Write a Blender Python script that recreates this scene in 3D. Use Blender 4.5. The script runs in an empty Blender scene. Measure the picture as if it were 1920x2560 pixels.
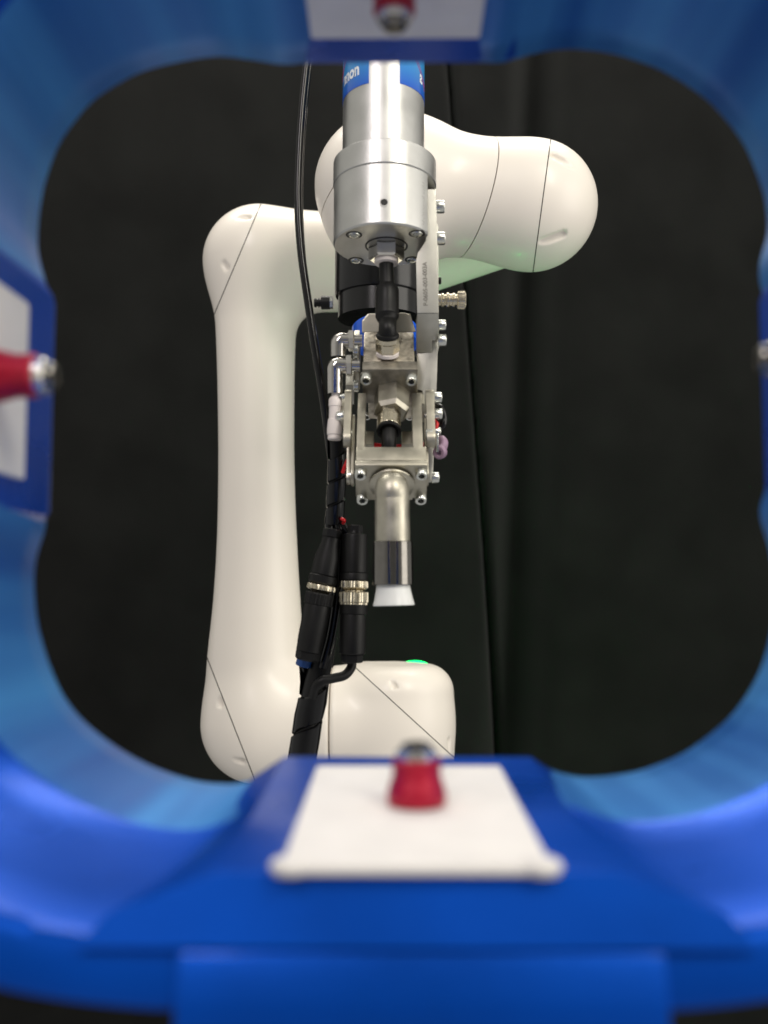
import bpy, bmesh, math, random
import numpy as np
from mathutils import Vector, Matrix
random.seed(4); np.random.seed(4)
S = bpy.context.scene; C = S.collection
# ------------------------------------------------------------------ camera
F = 2600.0                                    # focal length in pixels of the 1920x2560 photograph
PITCH = math.atan(220/F); YAW = math.atan(20/F)
cd = bpy.data.cameras.new('camera'); cam = bpy.data.objects.new('camera', cd); C.objects.link(cam)
cd.sensor_fit = 'VERTICAL'; cd.sensor_height = 36; cd.sensor_width = 27; cd.lens = 36*F/2560
cam.rotation_euler = (math.pi/2+PITCH, 0, YAW)
cd.clip_start = .01; cd.clip_end = 50
cd.dof.use_dof = True; cd.dof.focus_distance = .93; cd.dof.aperture_fstop = cd.lens/6.0
S.camera = cam
RM = cam.rotation_euler.to_matrix()
def W(px, py, Y):                             # point on the vertical plane at distance Y seen at a photo pixel
    d = RM @ Vector(((px-960)/F, -(py-1280)/F, -1)); return d*(Y/d.y)
def proj(P):
    v = RM.transposed() @ Vector(P); return 960-v.x/v.z*F, 1280+v.y/v.z*F
# ------------------------------------------------------------------ room light
S.view_settings.view_transform = 'Standard'; S.view_settings.look = 'None'
S.view_settings.exposure = .14; S.view_settings.gamma = 1
wd = bpy.data.worlds.new('World'); S.world = wd; wd.use_nodes = True
nt = wd.node_tree; bg = nt.nodes['Background']
tc = nt.nodes.new('ShaderNodeTexCoord'); sx = nt.nodes.new('ShaderNodeSeparateXYZ'); mr = nt.nodes.new('ShaderNodeMapRange')
cr = nt.nodes.new('ShaderNodeValToRGB')
nt.links.new(tc.outputs['Generated'], sx.inputs[0]); nt.links.new(sx.outputs['Z'], mr.inputs[0])
mr.inputs[1].default_value = -1; mr.inputs[2].default_value = 1
nt.links.new(mr.outputs[0], cr.inputs[0]); nt.links.new(cr.outputs[0], bg.inputs[0])
dk = nt.nodes.new('ShaderNodeMapRange'); nt.links.new(sx.outputs['Y'], dk.inputs[0])
dk.inputs[1].default_value = -1; dk.inputs[2].default_value = -.55; dk.inputs[3].default_value = .40; dk.inputs[4].default_value = 1
mu = nt.nodes.new('ShaderNodeVectorMath'); mu.operation = 'SCALE'; nt.links.new(cr.outputs[0], mu.inputs[0]); nt.links.new(dk.outputs[0], mu.inputs['Scale']); nt.links.new(mu.outputs[0], bg.inputs[0])
cr.color_ramp.elements[0].color = (.62, .61, .60, 1); cr.color_ramp.elements[0].position = .30
cr.color_ramp.elements[1].color = (.72, .70, .64, 1); cr.color_ramp.elements[1].position = .72
bg.inputs[1].default_value = .62
def area(name, loc, target, size, sy, power, col):
    l = bpy.data.lights.new(name, 'AREA'); l.shape = 'RECTANGLE'; l.size = size; l.size_y = sy; l.energy = power; l.color = col
    o = bpy.data.objects.new(name, l); C.objects.link(o); o.location = loc
    o.rotation_euler = (Vector(target)-Vector(loc)).to_track_quat('-Z', 'Y').to_euler(); return o
area('ceiling_lamp', (1.15, -1.1, 1.75), (0, .9, 0), .5, 1.3, 30, (1, .95, .84))
area('ceiling_lamp', (-.85, -1.3, 1.7), (0, .9, 0), .42, 1.3, 20, (1, .92, .92))
area('ceiling_lamp', (-.1, 1.45, 1.8), (0, .6, 0), 1.7, .6, 25, (1, .96, .88))
area('wall_panel', (2.3, -.1, .5), (0, .9, .1), 1.6, 1.8, 22, (1, .95, .87))
# ------------------------------------------------------------------ materials
def mat(name, col, metal=0, rough=.5, var=0, vs=40, bump=0, bs=200, rvar=0, **kw):
    m = bpy.data.materials.new(name); m.use_nodes = True; n = m.node_tree; b = n.nodes['Principled BSDF']
    b.inputs['Base Color'].default_value = (*col, 1); b.inputs['Metallic'].default_value = metal; b.inputs['Roughness'].default_value = rough
    for k, v in kw.items(): b.inputs[k.replace('_', ' ')].default_value = v
    t = n.nodes.new('ShaderNodeTexCoord')
    def noise(s, d=4):
        x = n.nodes.new('ShaderNodeTexNoise'); x.inputs['Scale'].default_value = s; x.inputs['Detail'].default_value = d
        n.links.new(t.outputs['Object'], x.inputs['Vector']); return x
    if var:
        x = noise(vs); r = n.nodes.new('ShaderNodeValToRGB'); n.links.new(x.outputs['Fac'], r.inputs[0])
        r.color_ramp.elements[0].position = .3; r.color_ramp.elements[1].position = .7
        r.color_ramp.elements[0].color = (*[c*(1-var) for c in col], 1); r.color_ramp.elements[1].color = (*[min(1, c*(1+var)) for c in col], 1)
        n.links.new(r.outputs[0], b.inputs['Base Color'])
    if rvar:
        x = noise(vs*.7, 6); q = n.nodes.new('ShaderNodeMapRange'); n.links.new(x.outputs['Fac'], q.inputs[0])
        q.inputs[1].default_value = .3; q.inputs[2].default_value = .7
        q.inputs[3].default_value = max(.02, rough-rvar); q.inputs[4].default_value = rough+rvar
        n.links.new(q.outputs[0], b.inputs['Roughness'])
    if bump:
        x = noise(bs, 5); u = n.nodes.new('ShaderNodeBump'); u.inputs['Strength'].default_value = bump; u.inputs['Distance'].default_value = .0006
        n.links.new(x.outputs['Fac'], u.inputs['Height']); n.links.new(u.outputs[0], b.inputs['Normal'])
    return m
M = {}
M['blue'] = mat('blue_anodised_aluminium', (.0002, .062, .43), .42, .33, .12, 14, .25, 900, .14, Specular_IOR_Level=.08, Coat_Weight=.12, Coat_Roughness=.14)
M['pad'] = mat('white_foam', (.72, .695, .665), 0, .75, .05, 60, .4, 700)
M['red'] = mat('red_anodised', (.40, .004, .028), .3, .36, .1, 90, .1, 900)
M['steel'] = mat('polished_steel', (.72, .70, .65), 1, .2, .06, 90, .06, 900, .07)
M['alu'] = mat('brushed_aluminium', (.56, .56, .545), 1, .40, .05, 60, .12, 700, .07)
M['alu2'] = mat('machined_nickel_plate', (.47, .445, .37), 1, .42, .09, 110, .12, 900, .1)
M['bead'] = mat('bead_blasted_bracket', (.50, .49, .44), .85, .42, .06, 90, .25, 1800, .05)
M['grime'] = mat('grimy_cast_metal', (.42, .38, .31), .9, .36, .5, 170, .5, 500, .16)
M['shade_toned'] = mat('shade_toned_plate', (.27, .25, .21), .9, .40, .3, 150, .3, 600, .12)  # colour darkened for the shade round the hex adapter, randomly mottled
M['chrome'] = mat('chrome_fitting', (.58, .56, .53), 1, .1, .05, 200, 0, 100, .05)
M['gun'] = mat('dark_chrome', (.21, .20, .185), 1, .13, .08, 200, 0, 100, .05)
M['brass'] = mat('nickel_brass', (.64, .58, .45), 1, .26, .08, 200, .05, 900, .08)
M['zinc'] = mat('zinc_screw', (.66, .67, .63), 1, .24, .08, 300, .05, 900, .08)
M['dark'] = mat('dark_recess', (.012, .012, .012), .2, .5, .3, 100)
M['rubber'] = mat('black_plastic', (.005, .005, .005), 0, .42, .2, 90, .2, 1400, .06, Specular_IOR_Level=.26)
M['gloss'] = mat('glossy_black_hose', (.003, .003, .0035), 0, .15, .2, 40, .05, 300, .05, Specular_IOR_Level=.42)
M['flange'] = mat('black_anodised_flange', (.003, .003, .0035), 0, .22, .2, 60, .03, 900, .05)
M['white'] = mat('white_robot_enamel', (.86, .805, .725), 0, .38, .02, 6, .04, 900, .04, Coat_Weight=.12, Coat_Roughness=.12)
M['wfit'] = mat('off_white_plastic', (.72, .66, .63), 0, .4, .03, 50, .05, 500)
M['cup'] = mat('translucent_silicone', (.86, .87, .85), 0, .32, .03, 60, .05, 500, Transmission_Weight=.12, Subsurface_Weight=.3)
M['cup'].node_tree.nodes['Principled BSDF'].inputs['Subsurface Radius'].default_value = (.01, .01, .01)
M['mauve'] = mat('mauve_rubber', (.30, .19, .28), 0, .45, .15, 200, .2, 900)
M['redw'] = mat('red_wire', (.6, .008, .012), 0, .3, .1, 100)
M['bluew'] = mat('blue_sleeve', (.005, .045, .19), 0, .35, .1, 100)
M['bluep'] = mat('blue_plastic', (.005, .10, .65), 0, .25, .1, 60)
M['ink'] = mat('engraved_mark', (.20, .19, .17), .6, .6, .1, 300)
M['wprint'] = mat('white_print', (.8, .84, .88), 0, .4, .04, 300)
M['rprint'] = mat('red_print', (.35, .02, .12), 0, .4, .1, 300)
def led(name, s):
    m = mat(name, (0, .3, .05)); b = m.node_tree.nodes['Principled BSDF']
    b.inputs['Emission Color'].default_value = (.0, 1, .16, 1); b.inputs['Emission Strength'].default_value = s; return m
M['led'] = led('green_status_light', 3.0)
# brushed bore of the ring: lighter blue, streaked along the bore
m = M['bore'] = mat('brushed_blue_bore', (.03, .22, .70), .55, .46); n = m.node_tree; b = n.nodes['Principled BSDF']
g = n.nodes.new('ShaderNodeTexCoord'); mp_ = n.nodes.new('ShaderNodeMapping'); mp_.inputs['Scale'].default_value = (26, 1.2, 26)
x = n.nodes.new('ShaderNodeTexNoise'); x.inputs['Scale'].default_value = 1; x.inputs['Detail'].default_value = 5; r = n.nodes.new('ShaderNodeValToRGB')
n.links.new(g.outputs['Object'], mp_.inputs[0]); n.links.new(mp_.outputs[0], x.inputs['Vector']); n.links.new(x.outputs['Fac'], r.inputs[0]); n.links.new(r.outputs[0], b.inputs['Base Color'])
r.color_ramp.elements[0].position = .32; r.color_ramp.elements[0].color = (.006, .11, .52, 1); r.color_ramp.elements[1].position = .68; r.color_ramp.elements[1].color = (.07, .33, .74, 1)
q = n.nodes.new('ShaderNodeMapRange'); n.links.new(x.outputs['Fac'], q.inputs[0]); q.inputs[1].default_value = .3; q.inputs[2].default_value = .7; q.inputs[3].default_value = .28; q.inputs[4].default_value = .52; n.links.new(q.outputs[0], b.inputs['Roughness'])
# printed label : cyan fading to deep blue (a print)
m = M['label'] = mat('blue_label_print', (0, .1, .6), 0, .28, Coat_Weight=.3); n = m.node_tree
g = n.nodes.new('ShaderNodeTexCoord'); s_ = n.nodes.new('ShaderNodeSeparateXYZ'); r = n.nodes.new('ShaderNodeValToRGB'); q = n.nodes.new('ShaderNodeMapRange')
n.links.new(g.outputs['Generated'], s_.inputs[0]); n.links.new(s_.outputs['Z'], q.inputs[0]); q.inputs[2].default_value = .62
n.links.new(q.outputs[0], r.inputs[0]); n.links.new(r.outputs[0], n.nodes['Principled BSDF'].inputs['Base Color'])
r.color_ramp.elements[0].color = (.003, .055, .52, 1); r.color_ramp.elements[1].color = (.03, .27, .62, 1); r.color_ramp.elements[1].position = .8
# cloth
m = M['cloth'] = mat('black_cloth', (.0062, .0064, .0061), 0, .92, .30, 9, .0); n = m.node_tree; b = n.nodes['Principled BSDF']
b.inputs['Specular IOR Level'].default_value = .12; b.inputs['Sheen Weight'].default_value = .06
g = n.nodes.new('ShaderNodeTexCoord'); x = n.nodes.new('ShaderNodeTexNoise'); x.inputs['Scale'].default_value = 900; x.inputs['Detail'].default_value = 3
u = n.nodes.new('ShaderNodeBump'); u.inputs['Strength'].default_value = .8; u.inputs['Distance'].default_value = .0008
n.links.new(g.outputs['Object'], x.inputs['Vector']); n.links.new(x.outputs['Fac'], u.inputs['Height']); n.links.new(u.outputs[0], b.inputs['Normal'])

# ------------------------------------------------------------------ helpers
def thing(name, label, cat, loc, group=None):
    o = bpy.data.objects.new(name, None); C.objects.link(o); o.location = loc; o.empty_display_size = .02
    o['label'] = label; o['category'] = cat
    if group: o['group'] = group
    return o
def wloc(o):
    v = Vector(o.location)
    while o.parent: o = o.parent; v += Vector(o.location)
    return v
def part(name, bm, m, parent=None, smooth=True, ang=35, label=None, sharp_done=False):
    bmesh.ops.recalc_face_normals(bm, faces=bm.faces[:])
    lo = Vector([min(v.co[i] for v in bm.verts) for i in range(3)]); hi = Vector([max(v.co[i] for v in bm.verts) for i in range(3)])
    c = (lo+hi)/2
    for v in bm.verts: v.co -= c
    if smooth:
        for f in bm.faces: f.smooth = True
        if not sharp_done:
            for e in bm.edges:
                if len(e.link_faces) == 2 and e.calc_face_angle(0) > math.radians(ang): e.smooth = False
    me = bpy.data.meshes.new(name); bm.to_mesh(me); bm.free(); me.materials.append(m)
    o = bpy.data.objects.new(name, me); C.objects.link(o)
    if parent: o.parent = parent; o.location = c-wloc(parent)
    else: o.location = c
    if label: o['label'] = label
    return o
def frame_of(ax, up=None):
    z = Vector(ax).normalized(); h = Vector(up) if up else (Vector((0, 0, 1)) if abs(z.z) < .9 else Vector((0, 1, 0)))
    x = h.cross(z).normalized(); y = z.cross(x); return x, y, z
def rings(bm, loops, close0=True, close1=True, cyc=True):
    vs = [[bm.verts.new(p) for p in L] for L in loops]; n = len(vs[0])
    for a, b in zip(vs, vs[1:]):
        for i in range(n if cyc else n-1):
            j = (i+1) % n; bm.faces.new((a[i], a[j], b[j], b[i]))
    if close0: bm.faces.new(vs[0])
    if close1: bm.faces.new(vs[-1])
    return vs
def lathe(bm, p0, ax, prof, seg=40, fn=None, closed=True, ph=0):      # prof: (s, r); fn(angle, s)-> radius factor
    x, y, z = frame_of(ax); L = []
    for s, r in prof:
        L.append([Vector(p0)+z*s+(x*math.cos(t)+y*math.sin(t))*r*(fn(t, s) if fn else 1) for t in [2*math.pi*i/seg+ph for i in range(seg)]])
    rings(bm, L, closed, closed); return bm
def hexf(t, s=0): k = math.pi/3; t = (t % k)-k/2; return math.cos(math.pi/6)/math.cos(t)
def nb(): return bmesh.new()
def cyl(bm, p0, p1, r, seg=32, ch=.0004, r1=None):
    p0 = Vector(p0); p1 = Vector(p1); L = (p1-p0).length; r1 = r if r1 is None else r1
    return lathe(bm, p0, p1-p0, [(0, r-ch), (ch, r), (L-ch, r1), (L, r1-ch)], seg)
def obox(bm, c, size, ax=None, bev=.0006, seg=2):
    X, Yv, Z = ax if ax else (Vector((1, 0, 0)), Vector((0, 1, 0)), Vector((0, 0, 1)))
    b2 = bmesh.new(); bmesh.ops.create_cube(b2, size=1)
    for v in b2.verts: v.co = Vector((v.co.x*size[0], v.co.y*size[1], v.co.z*size[2]))
    if bev: bmesh.ops.bevel(b2, geom=b2.edges[:], offset=bev, segments=seg, profile=.6, affect='EDGES')
    mp = {}
    for v in b2.verts: mp[v] = bm.verts.new(Vector(c)+X*v.co.x+Yv*v.co.y+Z*v.co.z)
    for f in b2.faces: bm.faces.new([mp[v] for v in f.verts])
    b2.free(); return bm
def prism(bm, front, back, bev=0):            # two matching polygons
    n = len(front); a = [bm.verts.new(p) for p in front]; b = [bm.verts.new(p) for p in back]
    bm.faces.new(a); bm.faces.new(b[::-1])
    for i in range(n): j = (i+1) % n; bm.faces.new((a[i], b[i], b[j], a[j]))
    if bev: bmesh.ops.bevel(bm, geom=bm.edges[:], offset=bev, segments=2, profile=.6, affect='EDGES')
    return bm
def catmull(P, n=10):
    P = [Vector(p) for p in P]; Q = [P[0]*2-P[1]]+P+[P[-1]*2-P[-2]]; out = []
    for i in range(1, len(Q)-2):
        a, b, c, d = Q[i-1:i+3]
        for k in range(n):
            t = k/n; out.append(.5*((2*b)+(c-a)*t+(2*a-5*b+4*c-d)*t*t+(3*b-a-3*c+d)*t**3))
    out.append(Q[-2]); return out
def pframes(P):
    fr = []; nx = None
    for i, p in enumerate(P):
        t = (P[min(i+1, len(P)-1)]-P[max(i-1, 0)]).normalized()
        if nx is None: nx = frame_of(t)[0]
        nx = (nx-t*nx.dot(t)).normalized(); fr.append((p, nx, t.cross(nx)))
    return fr
def tube(bm, P, r, seg=16, n=10, fn=None, smoothp=True):
    P = catmull(P, n) if smoothp else [Vector(p) for p in P]; fr = pframes(P); L = []
    for i, (p, a, b) in enumerate(fr):
        rr = r(i/(len(P)-1)) if callable(r) else r
        L.append([p+(a*math.cos(t)+b*math.sin(t))*rr for t in [2*math.pi*k/seg for k in range(seg)]])
    rings(bm, L); return bm
def wrap(bm, P, r, pitch, frac=.86, th=.0012, n=14, seg=20):      # helical spiral-wrap ribbon round a path
    P = catmull(P, n); fr = pframes(P); d = [0]
    for a, b in zip(P, P[1:]): d.append(d[-1]+(b-a).length)
    T = d[-1]
    def at(s):
        s = max(0, min(T-1e-6, s)); i = max(0, np.searchsorted(d, s)-1); f = (s-d[i])/(d[i+1]-d[i])
        return P[i].lerp(P[i+1], f), fr[i][1].lerp(fr[i+1][1], f).normalized(), fr[i][2].lerp(fr[i+1][2], f).normalized()
    N = int(T/pitch*seg); L = []
    for k in range(N+1):
        t = 2*math.pi*k/seg; s0 = pitch*k/seg; row = []
        for ds, dr in ((0, -th), (0.04, 0), (.5, .0002), (.96, 0), (1, -th)):
            p, a, b = at(s0+ds*pitch*frac); row.append(p+(a*math.cos(t)+b*math.sin(t))*(r(s0/T) if callable(r) else r)+(a*math.cos(t)+b*math.sin(t))*dr)
        L.append(row)
    rings(bm, L, False, False, False); return bm
# socket screw, shared mesh, axis +Z, head radius 1, height 1.1
def screw_mesh():
    bm = nb(); seg = 24; L = []
    def circ(r, z, f=None): return [Vector((math.cos(t)*r*(f(t) if f else 1), math.sin(t)*r*(f(t) if f else 1), z)) for t in [2*math.pi*i/seg for i in range(seg)]]
    L = [circ(1, 0), circ(1, .95), circ(.9, 1.1), circ(.66, 1.1), circ(.58, 1.04, hexf), circ(.55, .45, hexf)]
    rings(bm, L); bmesh.ops.recalc_face_normals(bm, faces=bm.faces[:])
    for f in bm.faces: f.smooth = True
    for e in bm.edges:
        if len(e.link_faces) == 2 and e.calc_face_angle(0) > .6: e.smooth = False
    me = bpy.data.meshes.new('screw'); bm.to_mesh(me); bm.free(); me.materials.append(M['zinc']); return me
SCREW = screw_mesh()
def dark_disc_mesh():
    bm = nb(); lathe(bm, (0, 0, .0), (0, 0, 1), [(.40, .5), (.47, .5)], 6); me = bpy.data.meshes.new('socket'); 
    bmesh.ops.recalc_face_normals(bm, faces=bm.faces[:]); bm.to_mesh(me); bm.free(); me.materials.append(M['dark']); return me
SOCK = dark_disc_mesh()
def screw(parent, c, ax, r=.0043, hh=1.0, roll=None):
    o = bpy.data.objects.new('screw', SCREW); C.objects.link(o); x, y, z = frame_of(ax)
    a = random.random()*6 if roll is None else roll
    R = Matrix((x, y, z)).transposed().to_4x4() @ Matrix.Rotation(a, 4, 'Z')
    o.parent = parent; o.matrix_local = Matrix.Translation(Vector(c)-wloc(parent)) @ R @ Matrix.Diagonal((r, r, r*hh, 1))
    k = bpy.data.objects.new('socket', SOCK); C.objects.link(k); k.parent = o
    return o
# ------------------------------------------------------------------ implicit surfaces (robot shells)
def roundcone(P, a, b, r1, r2):
    a = np.array(a); b = np.array(b); ba = b-a; l2 = ba@ba; rr = r1-r2; a2 = l2-rr*rr; il2 = 1/l2
    pa = P-a; y = pa@ba; z = y-l2; v = pa*l2-y[..., None]*ba; x2 = (v*v).sum(-1); y2 = y*y*l2; z2 = z*z*l2
    k = np.sign(rr)*rr*rr*x2
    d = (np.sqrt(x2*a2*il2)+y*rr)*il2-r1
    c1 = np.sign(z)*a2*z2 > k; c2 = np.sign(y)*a2*y2 < k
    d = np.where(c2, np.sqrt(x2+y2)*il2-r1, d); d = np.where(c1, np.sqrt(x2+z2)*il2-r2, d); return d
def hit(f, px, py, s0=.9, s1=1.4):
    d = np.array(W(px, py, 1).normalized()); t = s0
    for _ in range(200):
        v = float(f((d*t)[None])[0]); t += v*.8
        if abs(v) < 1e-5 or t > s1+.3: break
    return d*t, d
def dimples(f, d, P, spec, kk):
    for x, y, dx, dy, r, dep in spec:
        c, v = hit(f, x, y); c = c-v*(r*kk)*(1-dep)
        d = smax(d, -roundcone(P, tuple(c+np.array((-dx*kk, 0, dy*kk))), tuple(c+np.array((dx*kk, 0, -dy*kk))), r*kk, r*kk*.999), .0006)
    return d
def smin(a, b, k): h = np.maximum(k-np.abs(a-b), 0)/k; return np.minimum(a, b)-h*h*k*.25
def smax(a, b, k): return -smin(-a, -b, k)
def rcyl(P, c, ax, r, h, rd):                 # rounded cylinder
    ax = np.array(ax)/np.linalg.norm(ax); q = P-np.array(c); y = q@ax; x = np.linalg.norm(q-y[..., None]*ax, axis=-1)
    dx = x-(r-rd); dy = np.abs(y)-(h-rd)
    return np.minimum(np.maximum(dx, dy), 0)+np.sqrt(np.maximum(dx, 0)**2+np.maximum(dy, 0)**2)-rd
def isosurf(f, lo, hi, h):
    lo = np.array(lo); n = np.ceil((np.array(hi)-lo)/h).astype(int)+1
    ax = [lo[i]+h*np.arange(n[i]) for i in range(3)]
    V = np.empty(n, np.float64)
    for i in range(0, n[0], 24):
        g = np.stack(np.meshgrid(ax[0][i:i+24], ax[1], ax[2], indexing='ij'), -1); V[i:i+24] = f(g)
    s = V < 0; cnt = np.zeros(n-1, int); acc = np.zeros((*(n-1), 3))
    I, J, K = [slice(0, -1)]*3
    for axis in range(3):
        a = [slice(None)]*3; b = [slice(None)]*3; a[axis] = slice(0, -1); b[axis] = slice(1, None)
        va = V[tuple(a)]; vb = V[tuple(b)]; ch = (va < 0) != (vb < 0); t = np.where(ch, va/np.where(ch, va-vb, 1), 0)
        o1, o2 = [q for q in range(3) if q != axis]
        for d1 in (0, 1):
            for d2 in (0, 1):
                sl = [slice(None)]*3; sl[o1] = slice(d1, d1+n[o1]-1); sl[o2] = slice(d2, d2+n[o2]-1)
                c_ = ch[tuple(sl)]; cnt += c_; acc[..., axis] += t[tuple(sl)]*c_; acc[..., o1] += d1*c_; acc[..., o2] += d2*c_
    m = cnt > 0; idx = -np.ones(n-1, int); idx[m] = np.arange(m.sum())
    w = np.argwhere(m); X = lo+h*(w+acc[m]/cnt[m][:, None])
    for _ in range(4):
        e = 1e-4; d = f(X); G = np.stack([(f(X+np.eye(3)[i]*e)-f(X-np.eye(3)[i]*e))/(2*e) for i in range(3)], -1)
        X = X-np.clip(d, -h, h)[:, None]*G/np.maximum((G*G).sum(-1), .2)[:, None]
    Fc = []
    for axis in range(3):
        a = [slice(None)]*3; b = [slice(None)]*3; a[axis] = slice(0, -1); b[axis] = slice(1, None)
        sa = s[tuple(a)]; e = np.argwhere(sa != s[tuple(b)]); o1, o2 = [(1, 2), (2, 0), (0, 1)][axis]
        e = e[(e[:, o1] > 0) & (e[:, o2] > 0) & (e[:, o1] < n[o1]-1) & (e[:, o2] < n[o2]-1)]
        def c(d1, d2): q = e.copy(); q[:, o1] -= d1; q[:, o2] -= d2; return idx[q[:, 0], q[:, 1], q[:, 2]]
        Q = np.stack([c(1, 1), c(0, 1), c(0, 0), c(1, 0)], -1); fl = ~sa[e[:, 0], e[:, 1], e[:, 2]]; Q[fl] = Q[fl][:, ::-1]; Fc.append(Q)
    Fc = np.concatenate(Fc); Fc = Fc[(Fc >= 0).all(1)]
    me = bpy.data.meshes.new('tmp'); me.from_pydata(X.tolist(), [], Fc.tolist()); bm = nb(); bm.from_mesh(me); bpy.data.meshes.remove(me)
    for f_ in bm.faces: f_.smooth = True
    return bm
def cut(bm, co, no, keep, gap=.0005):         # keep=+1: the side the normal points to
    no = Vector(no).normalized(); b = bm.copy()
    g = bmesh.ops.bisect_plane(b, geom=b.verts[:]+b.edges[:]+b.faces[:], plane_co=Vector(co)+no*gap*keep, plane_no=no,
                               clear_inner=keep > 0, clear_outer=keep < 0, dist=1e-6)
    ed = [e for e in b.edges if e.is_boundary]
    for e in ed: e.smooth = False
    try:
        r = bmesh.ops.holes_fill(b, edges=ed, sides=0)
        for f_ in r['faces']: f_.smooth = False
    except Exception: pass
    return b

# ================================================================== CURTAIN
def curtain():
    bm = nb(); Y0 = 1.85; x0, x1, z0, z1 = -1.5, 1.5, -1.35, 1.55; nx, nz = 640, 120
    # (fold centre px at y=150, at y=1850, half width in m, depth in m)
    def X_at(pa, pb, z):
        A = W(pa, 150, Y0); B = W(pb, 1850, Y0); t = (A.z-z)/(A.z-B.z); return A.x+(B.x-A.x)*t
    V = []
    for j in range(nz+1):
        z = z0+(z1-z0)*j/nz; row = []
        c1 = X_at(1126, 1252, z); c2 = X_at(1352, 1288, z); c3 = X_at(470, 380, z)
        for i in range(nx+1):
            x = x0+(x1-x0)*i/nx
            y = Y0+.012*math.sin(x*5+.5*z)+.004*math.sin(x*13+1.3*math.sin(z*1.4))+.0012*math.sin(x*31+z*3)*math.sin(z*2.3+x)
            y += .055*math.exp(-((x-c1)/.0065)**2)
            y += .11*math.exp(-((x-c2)/.044)**2)
            y += .012*math.exp(-((x-c3)/.05)**2)
            row.append(bm.verts.new((x, y, z)))
        V.append(row)
    for j in range(nz):
        for i in range(nx): bm.faces.new((V[j][i], V[j][i+1], V[j+1][i+1], V[j+1][i]))
    o = part('curtain', bm, M['cloth'], None, ang=180)
    o['label'] = 'black cloth curtain hanging in soft folds behind the robot arm'; o['category'] = 'curtain'
    so = o.modifiers.new('thickness', 'SOLIDIFY'); so.thickness = .002
curtain()

# ================================================================== BLUE RING
ring = thing('ring_frame', 'blurred glossy blue ring frame in the foreground with four white pads around its opening', 'frame', (.004, .30, -.14))
YB, YM, YF = .40, .322, .252
OUT = [(700,166),(752,164),(1226,164),(1262,160),(1296,148),(1365,130),(1434,125),(1539,139),(1654,179),(1770,255),(1857,359),(1909,492),(1919,600),(1897,640),
       (1893,700),(1893,1280),(1899,1310),(1922,1370),(1932,1480),(1926,1580),(1898,1678),(1860,1745),(1816,1800),(1712,1880),(1597,1927),(1500,1941),(1434,1942),(1394,1930),(1325,1902),
       (712,1908),(660,1939),(596,1960),(492,1953),(370,1910),(289,1864),(208,1800),(160,1740),(127,1666),(96,1560),(87,1435),(96,1377),(112,1340),(121,1300),
       (124,740),(110,680),(96,640),(96,590),(110,474),(150,359),(231,255),(347,185),(474,153),(550,143),(608,150)]
cx, cz = .004, .073
pts = [W(x, y, YB) for x, y in OUT]; pa = sorted((math.atan2(p.z-cz, p.x-cx), math.hypot(p.x-cx, p.z-cz)) for p in pts)
an = np.array([a for a, r in pa]); rr = np.array([r for a, r in pa]); NA = 320
th = np.linspace(-math.pi, math.pi, NA, endpoint=False)
ri = np.interp(th, an, rr, period=2*math.pi)
for _ in range(2): ri = (np.roll(ri, 1)+2*ri+np.roll(ri, -1))/4
def sup(a, b, n=4.0): return np.array([1/((abs(math.cos(t))/a)**n+(abs(math.sin(t))/b)**n)**(1/n) for t in th])
def loop(r, Y): return [Vector((cx+r[i]*math.cos(th[i]), Y, cz+r[i]*math.sin(th[i]))) for i in range(NA)]
cr_ = sup(.158, .1534); ot = sup(.1745, .1705, 3.6)
bm = nb(); L = [loop(ri+.002, YB+.001), loop(ri, YB-.001)]
for k in range(1, 5): L.append(loop(ri, YB-.001-(YB-YM-.006)*k/4))
mid = lambda t: ri*(1-t)+cr_*t
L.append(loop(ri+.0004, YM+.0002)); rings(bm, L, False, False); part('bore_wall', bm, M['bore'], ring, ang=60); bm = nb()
L = [loop(ri+.0004, YM),  loop(mid(.10), YM-.002), loop(mid(.35), YM-.018), loop(mid(.70), YF+.024), loop(mid(.93), YF+.004),
      loop(mid(1)+.0005, YF+.0008), loop(cr_+.003, YF), loop(ot-.006, YF-.0030), loop(ot-.0018, YF-.0018), loop(ot, YF+.003), loop(ot, YB-.004), loop(ot-.004, YB+.001)]
L.append(loop(ri+.0025, YB+.0012)); rings(bm, L, False, False)
part('ring_body', bm, M['blue'], ring, ang=50)
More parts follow.
